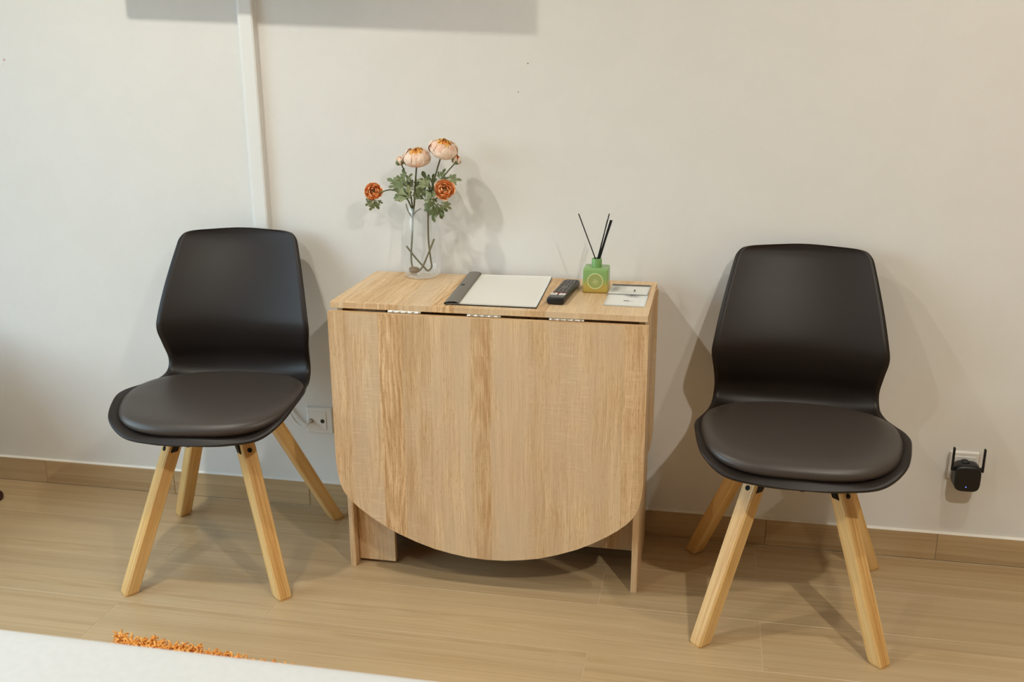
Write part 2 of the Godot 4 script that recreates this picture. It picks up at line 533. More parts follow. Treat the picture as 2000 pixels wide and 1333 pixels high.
func shell_rows(drop: float) -> Array:
	var edge := []
	var mid := []
	var bend := []
	for i in RIM.size():
		edge.append(v3(RIM[i]))
		mid.append(Vector3(0, MIDDLE[i][0], MIDDLE[i][1]))
		bend.append(Vector3(BEND[i], 0, 0))
	# the mirrored neighbours keep the rim round at the top and the front
	edge.push_front(Vector3(-RIM[1][0], RIM[1][1], RIM[1][2]))
	edge.push_back(Vector3(-RIM[-2][0], RIM[-2][1], RIM[-2][2]))
	var e := curve_points(edge, 7).slice(7, -7)
	var m := curve_points(mid, 7)
	var p := curve_points(bend, 7)
	var rows := []
	var n := 14
	for i in m.size():
		var r := PackedVector3Array()
		for j in range(-n, n + 1):
			var s := float(j) / n
			var k := pow(absf(s), p[i].x)
			r.append(Vector3(e[i].x * s, lerpf(m[i].y, e[i].y, k), lerpf(m[i].z, e[i].z, k)))
		rows.append(r)
	if drop > 0.0:
		var out := []
		for i in rows.size():
			var r := PackedVector3Array()
			for j in rows[i].size():
				var c := clampi(i, 16, rows.size() - 9)
				var a: Vector3 = rows[c + 2][j] - rows[c - 2][j]
				var b: Vector3 = rows[c][mini(j + 1, 2 * n)] - rows[c][maxi(j - 1, 0)]
				var nn := a.cross(b).normalized()
				r.append(rows[i][j] - nn * drop)
			out.append(r)
		return out
	return rows

func make_chair(label: String) -> Node3D:
	var t := thing("dining_chair", label, "chair")
	var front := shell_rows(0.0)
	var rear := shell_rows(0.006)
	var b := Builder.new()
	b.smooth(true)
	b.sheet(front, true)
	b.sheet(rear, false)
	var n: int = front[0].size()
	for i in front.size() - 1:
		for j in [0, n - 1]:
			var a: Vector3 = front[i][j]
			var c: Vector3 = front[i + 1][j]
			var d: Vector3 = rear[i + 1][j]
			var e: Vector3 = rear[i][j]
			b.quad(a, c, d, e, Vector3(a.x, a.y - 0.6, a.z - 0.05))
	part("shell", b.done(), mats.shell, t, "matt black moulded plastic seat shell")
	# padded seat: a domed cushion with rounded sides, lying in the shell
	var pad := Builder.new()
	pad.smooth(true)
	var rows := []
	for q in [[0.86, -0.5], [0.945, -0.4], [0.985, -0.15], [1.0, 0.12], [0.996, 0.34], [0.982, 0.56], [0.955, 0.74], [0.915, 0.87], [0.86, 0.94], [0.76, 0.975], [0.6, 0.99], [0.3, 1.0], [0.0, 1.0]]:
		var r := PackedVector3Array()
		for k in 84:
			var a := TAU * k / 84
			var c := cos(a)
			var s := sin(a)
			var ex := 2.9 if s > 0.0 else 2.5
			var u: float = 0.2355 * q[0] * signf(c) * pow(absf(c), 2.0 / ex) * (1.0 - 0.10 * maxf(0.0, -s))
			var v: float = 0.115 + 0.210 * q[0] * signf(s) * pow(absf(s), 2.0 / ex)
			var side: float = 0.018 * pow(absf(u) / 0.2355, 3.0) * clampf(1.0 - (v - 0.16) / 0.2, 0.0, 1.0)
			r.append(Vector3(u, 0.468 - 0.012 * (v - 0.117) - 0.26 * pow(maxf(0.0, v - 0.14), 2.0) + side + q[1] * 0.027, v))
		rows.append(r)
	pad.sheet(rows, true, Vector2(1, 1), true)
	part("seat_pad", pad.done(), mats.pad, t, "black padded seat cushion")
	# metal frame under the seat
	var fr := Builder.new()
	fr.box(Vector3(0, 0.4415, 0.085), Vector3(0.16, 0.004, 0.22), 0.001)
	fr.box(Vector3(0, 0.43, 0.085), Vector3(0.03, 0.02, 0.2), 0.002)
	part("seat_frame", fr.done(), mats.screw, t)
	for s in [[-1.0, 1.0], [1.0, 1.0], [-1.0, -1.0], [1.0, -1.0]]:
		var foot: Vector3
		var head: Vector3
		if s[1] > 0:
			foot = Vector3(s[0] * 0.207, 0.0, 0.318)
			head = Vector3(s[0] * 0.101, 0.37, 0.199)
		else:
			foot = Vector3(s[0] * 0.241, 0.0, -0.150)
			head = Vector3(s[0] * 0.108, 0.37, -0.018)
		var dir := (head - foot) / 0.37
		var topp := foot + dir * 0.436
		var radial := Vector3(s[0], 0, s[1]).normalized()
		var side := Vector3(-s[1], 0, s[0]).normalized()
		# prism with horizontal ends, chamfered edges
		var lg := Builder.new()
		var ring := []
		var w := 0.0192
		var ch := 0.0035
		for c in [[1, 1, 0], [1, 1, 1], [-1, 1, 1], [-1, 1, 0], [-1, -1, 0], [-1, -1, 1], [1, -1, 1], [1, -1, 0]]:
			var ex: float = w - (ch if c[2] == 1 else 0.0)
			var ey: float = w - (ch if c[2] == 0 else 0.0)
			ring.append([radial * c[0] * ex + side * c[1] * ey, c[0] * ex, c[1] * ey])
		var u0 := 0.0
		lg.off = Vector2(rng.randf(), rng.randf())
		var levels := [[foot + dir * 0.0, 0.82], [foot + dir * 0.006, 0.98], [foot + dir * 0.02, 1.0], [foot + dir * 0.30, 1.05], [topp, 1.05]]
		for k in 8:
			var m := (k + 1) % 8
			var wd: float = (ring[k][0] - ring[m][0]).length()
			for l in levels.size() - 1:
				var A: Vector3 = levels[l][0] + ring[k][0] * levels[l][1]
				var B: Vector3 = levels[l][0] + ring[m][0] * levels[l][1]
				var C: Vector3 = levels[l + 1][0] + ring[m][0] * levels[l + 1][1]
				var D: Vector3 = levels[l + 1][0] + ring[k][0] * levels[l + 1][1]
				var out: Vector3 = ring[k][0] + ring[m][0]
				var uvs := [Vector2(u0, A.y / 0.5), Vector2(u0 + wd / 0.09, B.y / 0.5), Vector2(u0 + wd / 0.09, C.y / 0.5), Vector2(u0, D.y / 0.5)]
				var ps := [A, B, C, D]
				var order := [0, 1, 2, 0, 2, 3]
				if (B - A).cross(C - A).dot(out) > 0:
					order = [0, 2, 1, 0, 3, 2]
				for i in order:
					lg.put(ps[i], uvs[i] + lg.off)
			u0 += wd / 0.09
		for l in [0, levels.size() - 1]:
			var o := Vector3.DOWN if l == 0 else Vector3.UP
			for k in range(1, 7):
				lg.tri(levels[l][0] + ring[0][0] * levels[l][1], levels[l][0] + ring[k][0] * levels[l][1], levels[l][0] + ring[k + 1][0] * levels[l][1], o)
		var leg := part("leg", lg.done(), mats.leg, t, "square tapered oak-coloured wooden leg")
		# bolt head on the outer face, and the bracket that clasps the leg on its inner side
		var bt := Builder.new()
		bt.smooth(true)
		var axis := (radial * 1.0 - dir * (dir.dot(radial) / dir.length_squared())).normalized()
		var bs := Basis(axis.cross(dir.normalized()), axis, dir.normalized())
		bt.xf = Transform3D(bs, foot + dir * 0.372 + radial * (w * 1.05 + 0.0005))
		bt.lathe([[0.0065, -0.002], [0.0065, 0.001], [0.0055, 0.0022], [0.003, 0.0024], [0.0024, 0.001], [0.0, 0.001]], 18)
		part("bolt", bt.done(), mats.screw, leg, "black hex bolt head")
		var inner := side * (-1.0 if side.x * s[0] > 0 else 1.0)
		var br := Builder.new()
		br.xf = Transform3D(Basis(radial, dir.normalized(), radial.cross(dir.normalized())), foot + dir * 0.39 + inner * (w * 1.05))
		var zs := signf(radial.cross(dir).dot(inner))
		br.slab(PackedVector2Array([Vector2(-0.030, 0.0004 * zs), Vector2(0.05, 0.0004 * zs), Vector2(0.05, 0.013 * zs), Vector2(0.012, 0.0095 * zs), Vector2(-0.028, 0.003 * zs)]), 0, -0.009, 0.009, 0.0)
		part("bracket", br.done(), mats.screw, t, "black metal leg bracket")
	return t

# ------------------------------------------------------------------ folding table
func leaf_outline(half: float) -> PackedVector2Array:
	var q := [[0.0, 0.0895], [0.05, 0.0915], [0.095, 0.098], [0.14, 0.107], [0.19, 0.123], [0.24, 0.143], [0.28, 0.164], [0.315, 0.186], [0.345, 0.208], [0.368, 0.229], [0.385, 0.251], [0.3955, 0.276], [0.401, 0.305], [0.4038, 0.345]]
	var out := PackedVector2Array()
	for k in range(q.size() - 1, -1, -1):
		out.append(Vector2(-q[k][0] / 0.4038 * half, q[k][1]))
	for k in range(1, q.size()):
		out.append(Vector2(q[k][0] / 0.4038 * half, q[k][1]))
	out.append(Vector2(half, 0.748))
	out.append(Vector2(-half, 0.748))
	return out

func build_table() -> void:
	var t := thing("folding_table", "narrow light oak drop-leaf table standing folded against the wall", "table")
	var tx := Vector2(0.85, 0.85)
	part("table_top", boxed(Vector3(-0.0005, 0.762, 0.2), Vector3(0.803, 0.016, 0.364), 0.0008, 2, tx, Vector2(0.31, 0.2)), mats.oak, t)
	for z in [0.382, 0.0015]:
		var b := Builder.new()
		b.grain = 1
		b.tex = tx
		b.off = Vector2(0.47, 0.0) if z > 0.1 else Vector2(0.2, 0.4)
		b.slab(leaf_outline(0.4038), 2, z, z + 0.016, 0.0007)
		part("drop_leaf", b.done(), mats.oak, t, "hanging table leaf with a rounded lower edge")
	for x in [-0.3925, 0.3845]:
		part("side_panel", boxed(Vector3(x, 0.377, 0.189), Vector3(0.016, 0.754, 0.302), 0.0008, 1, tx, Vector2(x, 0.1)), mats.oak, t)
	part("divider_panel", boxed(Vector3(-0.004, 0.4, 0.188), Vector3(0.761, 0.708, 0.016), 0.0008, 1, tx, Vector2(0.1, 0.3)), mats.oak, t)
	# swinging gate leg behind the front leaf
	var g := part("gate_leg", boxed(Vector3(-0.331, 0.381, 0.3055), Vector3(0.105, 0.742, 0.016), 0.0008, 1, tx, Vector2(0.66, 0.55)), mats.oak, t, "swing-out gate leg board")
	part("gate_rail", boxed(Vector3(-0.081, 0.69, 0.3055), Vector3(0.39, 0.07, 0.016), 0.0008, 0, tx, Vector2(0.2, 0.7)), mats.oak, g)
	part("back_gate_leg", boxed(Vector3(0.323, 0.381, 0.07), Vector3(0.105, 0.742, 0.016), 0.0008, 1, tx, Vector2(0.3, 0.15)), mats.oak, t, "swing-out gate leg board of the rear leaf")
	for x in [-0.392, 0.385]:
		for z in [0.06, 0.32]:
			part("foot_glide", boxed(Vector3(x, 0.0006, z), Vector3(0.013, 0.0012, 0.02), 0.0003), mats.black, t)
	for x in [-0.205, -0.001, 0.2046]:
		var h := Builder.new()
		h.smooth(true)
		for k in 5:
			var a: float = x - 0.043 + 0.0172 * k
			h.xf = Transform3D(Basis(Vector3(0, -1, 0), Vector3(1, 0, 0), Vector3(0, 0, 1)), Vector3(a + 0.0004, 0.7508, 0.3846))
			h.lathe([[0.0, 0.0], [0.0024, 0.0], [0.0027, 0.0004], [0.0027, 0.016], [0.0024, 0.0164], [0.0, 0.0164]], 12)
		h.xf = Transform3D.IDENTITY
		h.smooth(false)
		h.box(Vector3(x, 0.7534, 0.368), Vector3(0.086, 0.0011, 0.031), 0.0003)
		h.box(Vector3(x, 0.735, 0.3814), Vector3(0.086, 0.03, 0.0011), 0.0003)
		part("hinge", h.done(), mats.steel, t, "bright steel butt hinge between top and leaf")

# ------------------------------------------------------------------ things on the table
const TABLE_Y := 0.77

func build_vase() -> void:
	var t := thing("glass_vase", "clear glass vase holding two flower stems on the table", "vase", Vector3(-0.25, TABLE_Y, 0.064))
	var b := Builder.new()
	b.smooth(true)
	# outside from the middle of the base up to the rim
	b.lathe([[0.0, 0.0004], [0.034, 0.0004], [0.042, 0.002], [0.049, 0.008], [0.0535, 0.018], [0.0555, 0.032], [0.0555, 0.05], [0.0535, 0.085], [0.050, 0.125], [0.0462, 0.16], [0.0432, 0.185], [0.0424, 0.197], [0.0418, 0.1982]], 56)
	part("vase_wall", b.done(), mats.glass, t, "thin clear glass")
	var c := Builder.new()
	c.smooth(true)
	c.lathe([[0.0, 0.0005], [0.033, 0.0005], [0.041, 0.0022], [0.0478, 0.0085], [0.046, 0.012], [0.036, 0.0105], [0.0, 0.0095]], 56)
	part("vase_base", c.done(), mats.glass, t, "thick glass bottom of the vase")
	var p := thing("vase_pebble", "brown polished pebble lying on the bottom of the vase", "pebble", Vector3(-0.272, TABLE_Y + 0.0098, 0.071))
	var d := Builder.new()
	d.smooth(true)
	var rows := []
	for i in 13:
		var r := PackedVector3Array()
		for k in 20:
			var th := PI * i / 12.0
			var ph := TAU * k / 20.0
			var lump := 1.0 + 0.09 * sin(3.0 * ph + 1.7 * th) + 0.06 * cos(2.0 * ph - 2.0 * th)
			r.append(Vector3(0.0165 * sin(th) * cos(ph) * lump, 0.0095 * (1.0 - cos(th)), 0.0125 * sin(th) * sin(ph) * lump))
		rows.append(r)
	d.sheet(rows, false, Vector2(1, 1), true)
	part("stone", d.done(), mats.pebble, p)

# one cupped petal: R radius of its layer, high its height, spread half its breadth (radians), close how far it bends in at the top
func petal_mesh(R: float, high: float, spread: float, close: float, wob: float) -> ArrayMesh:
	var b := Builder.new()
	b.smooth(true)
	for side in [0, 1]:
		var rows := []
		for i in 7:
			var t := i / 6.0
			var r := PackedVector3Array()
			var ang := 0.18 * PI + t * (0.32 + close) * PI
			var rad: float = R * sin(ang) - side * 0.0005
			var y := high * (0.5 - 0.5 * cos(minf(PI, t * PI * 0.92)))
			var wide := spread * pow(maxf(0.0, 1.0 - pow(maxf(0.0, t - 0.5) / 0.52, 4.0)), 0.5)
			for j in 7:
				var s := j / 3.0 - 1.0
				var a := s * wide
				var lip := wob * R * ((0.05 + 0.05 * s * s) * sin(6.0 * s + 3.0 * wob) * t + 0.06 * t * t)
				r.append(Vector3((rad + lip) * sin(a), y - (0.05 + 0.03 * wob) * high * s * s * t * t + 0.05 * high * sin(8.0 * s + 4.0 * wob) * t * t, (rad + lip) * cos(a)))
			rows.append(r)
		b.sheet(rows, side == 0)
	return b.done()

# layers: [count, radius, height, spread, close, material]
func bloom(parent: Node, at: Vector3, axis: Vector3, layers: Array, label: String) -> MeshInstance3D:
	var b := Builder.new()
	b.smooth(true)
	var r0: float = layers[0][1]
	b.lathe([[0.0, -0.002], [r0 * 0.35, 0.0], [r0 * 0.5, r0 * 0.12], [r0 * 0.3, r0 * 0.3], [0.0, r0 * 0.45]], 16)
	var o := part("bloom", b.done(), mats.leaf_pale, parent, label)
	var y := axis.normalized()
	var x := y.cross(Vector3(0.2, 0.1, 1)).normalized()
	o.transform = Transform3D(Basis(x, y, x.cross(y)), at)
	for l in layers:
		var kinds := []
		for k in 2:
			kinds.append(petal_mesh(l[1], l[2], l[3], l[4], rng.randf_range(-1, 1)))
		var start := rng.randf() * TAU
		for k in l[0]:
			var p := part("petal", kinds[k % 2], mats[l[5]], o)
			p.rotation.y = start + TAU * k / l[0] + rng.randf_range(-0.12, 0.12)
			p.rotation.x = rng.randf_range(-0.06, 0.06)
			p.scale = Vector3.ONE * rng.randf_range(0.94, 1.07)
	return o

func leaf_mesh(size: float, turn: float, narrow: float, seed_: int) -> ArrayMesh:
	var local := RandomNumberGenerator.new()
	local.seed = seed_
	var b := Builder.new()
	b.smooth(true)
	for lobe in [[0.0, 1.0], [0.75, 0.78], [-0.75, 0.78]]:
		var a: float = lobe[0] * narrow + local.randf_range(-0.1, 0.1)
		var L: float = size * lobe[1]
		# half outline of one lobe with a notched tip
		var right := [[0.018, 0.0], [0.03, 0.2], [0.07, 0.36], [0.17, 0.5], [0.25, 0.62], [0.255, 0.71], [0.20, 0.755], [0.13, 0.70], [0.085, 0.64], [0.09, 0.74], [0.125, 0.86], [0.11, 0.97], [0.05, 1.03]]
		var poly := PackedVector2Array()
		for q in right:
			poly.append(Vector2(q[0], q[1]))
		poly.append(Vector2(0.0, 1.045))
		for k in range(right.size() - 1, -1, -1):
			poly.append(Vector2(-right[k][0] * 0.95, right[k][1] * 0.97))
		var ids := Geometry2D.triangulate_polygon(poly)
		var place := func(p: Vector2, lift: float) -> Vector3:
			var q := (p * L).rotated(-a)
			return Vector3(q.x, q.y, -turn * q.length_squared() / size + 0.25 * absf(p.x) * L + lift)
		for k in range(0, ids.size(), 3):
			for s in [1.0, -1.0]:
				b.tri(place.call(poly[ids[k]], s * 0.0003), place.call(poly[ids[k + 1]], s * 0.0003), place.call(poly[ids[k + 2]], s * 0.0003), Vector3(0, 0, s))
	return b.done()

func add_leaf(parent: Node, from: Vector3, tip: Vector3, k: int) -> void:
	var y := (tip - from).normalized()
	var size := from.distance_to(tip) * 1.12
	var face := Vector3(rng.randf_range(-0.5, 0.7), rng.randf_range(0.0, 0.9), 1.0)
	var z := (face - y * face.dot(y)).normalized()
	var o := part("leaf", leaf_mesh(size, rng.randf_range(0.1, 0.5), rng.randf_range(0.7, 1.1), k * 7 + 3), mats.leaf if k % 3 else mats.leaf_pale, parent)
	o.transform = Transform3D(Basis(y.cross(z), y, z), from)

func stem_part(parent: Node, pts: Array, r0: float, r1: float, m: String) -> void:
	var b := Builder.new()
	b.smooth(true)
	var path := []
	for q in pts:
		path.append(v3(q))
	b.tube(curve_points(path, 6), r0, r1, 8)
	part("stem", b.done(), mats[m], parent)

func build_flowers() -> void:
	var pale := [[9, 0.0365, 0.021, 0.42, 0.14, "petal"], [9, 0.0372, 0.026, 0.42, 0.20, "petal_pink"], [10, 0.0368, 0.0305, 0.38, 0.24, "petal"], [10, 0.0355, 0.0345, 0.38, 0.26, "petal"], [9, 0.0332, 0.037, 0.4, 0.27, "petal_pink"], [9, 0.0295, 0.0385, 0.42, 0.25, "petal"], [8, 0.0255, 0.0395, 0.44, 0.33, "petal_gold"], [7, 0.0215, 0.0405, 0.5, 0.35, "petal_gold"], [6, 0.017, 0.041, 0.56, 0.37, "petal_orange"], [6, 0.0125, 0.041, 0.6, 0.39, "petal_gold"], [4, 0.0075, 0.0405, 0.7, 0.4, "petal_orange"]]
	var hot := [[7, 0.0238, 0.011, 0.55, -0.04, "petal_apricot"], [7, 0.0228, 0.0145, 0.52, 0.04, "petal_apricot"], [6, 0.0205, 0.0165, 0.56, 0.12, "petal_orange"], [6, 0.0175, 0.018, 0.56, 0.18, "petal_apricot"], [5, 0.0145, 0.0185, 0.6, 0.23, "petal_orange"], [4, 0.011, 0.019, 0.66, 0.26, "petal_apricot"], [3, 0.007, 0.019, 0.8, 0.26, "petal_red"]]
	var bud := [[4, 0.0115, 0.021, 0.7, 0.36, "petal"], [3, 0.0095, 0.022, 0.8, 0.34, "petal_pink"], [3, 0.006, 0.022, 0.9, 0.3, "petal_orange"]]
	var sepals := [[4, 0.0125, 0.013, 0.5, 0.2, "leaf"]]
	var eye := Vector3(0.536, 1.391, 2.707)
	# first stem: bloom, bud and a low orange flower
	var a := thing("ranunculus_stem", "flower stem with an orange bloom hanging out to the side and an upright peach bloom", "flower")
	stem_part(a, [[-0.2171, 0.875, 0.05], [-0.23, 0.8404, 0.06], [-0.2467, 0.8007, 0.068], [-0.263, 0.7845, 0.07], [-0.2768, 0.7965, 0.068], [-0.2817, 0.8273, 0.062], [-0.2774, 0.885, 0.06], [-0.2724, 0.9363, 0.066], [-0.264, 0.9732, 0.075]], 0.0026, 0.0026, "stem_brown")
	stem_part(a, [[-0.264, 0.9732, 0.075], [-0.2562, 1.0306, 0.085], [-0.2486, 1.0864, 0.09]], 0.0024, 0.002, "stem")
	stem_part(a, [[-0.2693, 0.9469, 0.07], [-0.2705, 0.9949, 0.08], [-0.2753, 1.0375, 0.088], [-0.2864, 1.072, 0.09], [-0.2918, 1.0829, 0.09]], 0.002, 0.0016, "stem")
	stem_part(a, [[-0.2692, 0.9512, 0.07], [-0.2778, 0.9891, 0.09], [-0.2956, 1.0103, 0.105], [-0.3197, 1.0174, 0.11], [-0.3432, 1.0113, 0.11], [-0.3556, 1.008, 0.108]], 0.002, 0.0016, "stem")
	stem_part(a, [[-0.2725, 0.9334, 0.066], [-0.2806, 0.9567, 0.08], [-0.2826, 0.9778, 0.09]], 0.0016, 0.0012, "stem_brown")
	stem_part(a, [[-0.2723, 0.9377, 0.066], [-0.2588, 0.9545, 0.08], [-0.2395, 0.9657, 0.095]], 0.0016, 0.0012, "stem_brown")
	var k := 1
	for q in [[[-0.2804,1.0348,0.1],[-0.2892,1.0676,0.1]],[[-0.2818,1.0279,0.11],[-0.3183,1.0518,0.11]],[[-0.2728,1.0095,0.085],[-0.3214,1.0306,0.085]],[[-0.2853,1.0058,0.12],[-0.3057,0.9984,0.12]],[[-0.2625,1.0202,0.07],[-0.2748,1.0422,0.07]],[[-0.2626,0.9994,0.12],[-0.2974,1.0261,0.12]],[[-0.2546,0.9898,0.1],[-0.2423,1.0108,0.1]],[[-0.2474,1.0286,0.11],[-0.2266,1.0085,0.11]],[[-0.2655,1.0131,0.08],[-0.2458,1.0413,0.08]],[[-0.2676,0.9922,0.09],[-0.2885,1.014,0.09]],[[-0.3644,0.9913,0.11],[-0.3887,0.9726,0.11]],[[-0.3627,0.9907,0.115],[-0.3757,0.9625,0.115]],[[-0.3616,0.99,0.11],[-0.3523,0.9679,0.11]]]:
		add_leaf(a, v3(q[0]), v3(q[1]), k)
		k += 1
	bloom(a, Vector3(-0.2475, 1.0862, 0.09), Vector3(0.02, 1, 0.30), pale, "full peach bloom with a golden centre")
	var o1 := Vector3(-0.3666, 1.008, 0.11)
	var d1 := (eye - o1).normalized()
	bloom(a, o1 - d1 * 0.012, d1 + Vector3(-0.12, 0.35, 0), hot, "open orange bloom")
	bloom(a, Vector3(-0.2925, 1.083, 0.09), Vector3(-0.25, 1, 0.1), bud + sepals, "small peach bud in green sepals")
	# second stem
	var b := thing("ranunculus_stem", "flower stem with a tilted peach bloom at the top and an orange bloom below", "flower")
	stem_part(b, [[-0.287, 0.8592, 0.085], [-0.2674, 0.8276, 0.075], [-0.2461, 0.7961, 0.06], [-0.236, 0.785, 0.055], [-0.2267, 0.7955, 0.05], [-0.2296, 0.819, 0.048], [-0.2329, 0.8705, 0.052], [-0.2303, 0.9293, 0.06], [-0.2255, 0.9661, 0.068]], 0.0026, 0.0026, "stem_brown")
	stem_part(b, [[-0.2255, 0.9661, 0.068], [-0.2059, 1.0317, 0.085], [-0.1859, 1.088, 0.095], [-0.1754, 1.113, 0.1]], 0.0024, 0.0018, "stem")
	stem_part(b, [[-0.2233, 0.9735, 0.07], [-0.2004, 1.0208, 0.085], [-0.165, 1.0641, 0.096], [-0.1408, 1.0894, 0.1]], 0.002, 0.0016, "stem")
	stem_part(b, [[-0.2255, 0.9661, 0.068], [-0.2028, 0.9882, 0.09], [-0.1768, 1.0083, 0.11]], 0.002, 0.0016, "stem")
	for q in [[[-0.2119,1.0185,0.08],[-0.2294,1.0609,0.08]],[[-0.2104,1.0267,0.11],[-0.2354,1.048,0.11]],[[-0.2229,0.9892,0.1],[-0.2305,1.0221,0.1]],[[-0.1842,1.0424,0.09],[-0.1736,1.0686,0.09]],[[-0.1658,1.0441,0.1],[-0.1318,1.053,0.1]],[[-0.1958,0.99,0.12],[-0.2015,0.9387,0.12]],[[-0.1832,0.9877,0.13],[-0.1729,0.9495,0.13]],[[-0.169,0.9936,0.14],[-0.1499,0.9737,0.14]],[[-0.2088,0.9841,0.11],[-0.2265,0.9656,0.11]],[[-0.214,0.9934,0.07],[-0.2015,1.0298,0.07]],[[-0.1972,0.9927,0.12],[-0.2165,1.0128,0.12]],[[-0.2041,1.0002,0.135],[-0.1877,0.9788,0.135]]]:
		add_leaf(b, v3(q[0]), v3(q[1]), k)
		k += 1
	bloom(b, Vector3(-0.1748, 1.1125, 0.1), Vector3(0.33, 1, 0.34), pale, "full peach bloom tilted to one side")
	var o2 := Vector3(-0.1627, 1.0196, 0.13)
	var d2 := (eye - o2).normalized()
	bloom(b, o2 - d2 * 0.013, d2 + Vector3(0.05, 0.4, 0), [[6, 0.0265, 0.018, 0.66, 0.05, "petal_apricot"]] + hot, "open orange bloom")
	bloom(b, Vector3(-0.139, 1.0905, 0.1), Vector3(0.4, 1, 0.2), bud + sepals, "small peach bud in green sepals")

func build_folder() -> void:
	var t := thing("document_folder", "thin document folder with a white sheet under a dark clamped spine", "folder")
	# corners on the table, near left, near right, far right, far left
	var nl := Vector3(-0.1035, 0, 0.362)
	var nr := Vector3(0.1265, 0, 0.362)
	var fr := Vector3(0.1125, 0, 0.034)
	var fl := Vector3(-0.1235, 0, 0.024)
	var flat := func(p: float, q: float) -> Vector3:
		return nl.lerp(nr, p).lerp(fl.lerp(fr, p), q)
	var ht := func(p: float, q: float) -> float:
		return 0.0016 + 0.0018 * sin(PI * clampf(p * 1.1, 0, 1)) * sin(PI * q) + 0.0008 * sin(5.0 * q + 2.0 * p) * p * q + 0.004 * pow(maxf(0.0, q - 0.8) / 0.2, 2.0) * p
	for layer in [["back_cover", 0.0002, 0.0008, 0.0, "cover"], ["sheet", 0.0012, 0.0007, 0.004, "paper"]]:
		var b := Builder.new()
		b.smooth(true)
		var up := []
		var low := []
		for i in 25:
			var r := PackedVector3Array()
			var s := PackedVector3Array()
			for j in 25:
				var p: float = clampf(j / 24.0, 0.0, 1.0 - layer[3])
				var q: float = clampf(i / 24.0, layer[3], 1.0)
				# rounded near right corner
				var base: Vector3 = flat.call(p, q)
				var y: float = TABLE_Y + layer[1] + (ht.call(p, q) if layer[0] == "sheet" else 0.0004 + 0.9 * maxf(0.0, ht.call(p, q) - 0.0016))
				r.append(Vector3(base.x, y + layer[2], base.z))
				s.append(Vector3(base.x, y, base.z))
			up.append(r)
			low.append(s)
		b.sheet(up, true)
		b.sheet(low, false)
		for i in 24:
			for e in [0, 24]:
				b.quad(up[i][e], up[i + 1][e], low[i + 1][e], low[i][e], Vector3(-1 if e == 0 else 1, 0, 0))
				b.quad(up[e][i], up[e][i + 1], low[e][i + 1], low[e][i], Vector3(0, 0, 1 if e == 0 else -1))
		part(layer[0], b.done(), mats[layer[4]], t)
	# the spine: a rolled strip gripping the left edge
	var sp := Builder.new()
	sp.smooth(true)
	var rows := []
	for i in 2:
		var r := PackedVector3Array()
		for q in [[0.034, 0.0062], [0.028, 0.0094], [0.016, 0.0102], [0.004, 0.0088], [-0.003, 0.0056], [-0.004, 0.003], [-0.001, 0.001], [0.006, 0.0004], [0.006, 0.0014], [0.0, 0.0022], [-0.0012, 0.0042], [0.002, 0.0072], [0.016, 0.0086], [0.028, 0.0078], [0.034, 0.0046], [0.034, 0.0062]]:
			var f: Vector3 = nl.lerp(fl, float(i))
			r.append(Vector3(f.x + q[0], TABLE_Y + q[1] + 0.001 * i, f.z + 0.002 * (1 - i)))
		rows.append(r)
	sp.sheet(rows, false)
	var s := part("binding_strip", sp.done(), mats.binding, t, "grey-brown clamped spine")
	var rv := Builder.new()
	rv.smooth(true)
	var c: Vector3 = nl.lerp(fl, 0.52)
	rv.lathe([[0.0055, -0.001], [0.0055, 0.0006], [0.004, 0.0016], [0.0018, 0.0016], [0.0014, 0.0008], [0.0, 0.0008]], 18, Vector3(c.x + 0.012, TABLE_Y + 0.0105, c.z))
	part("rivet", rv.done(), mats.cover, s)

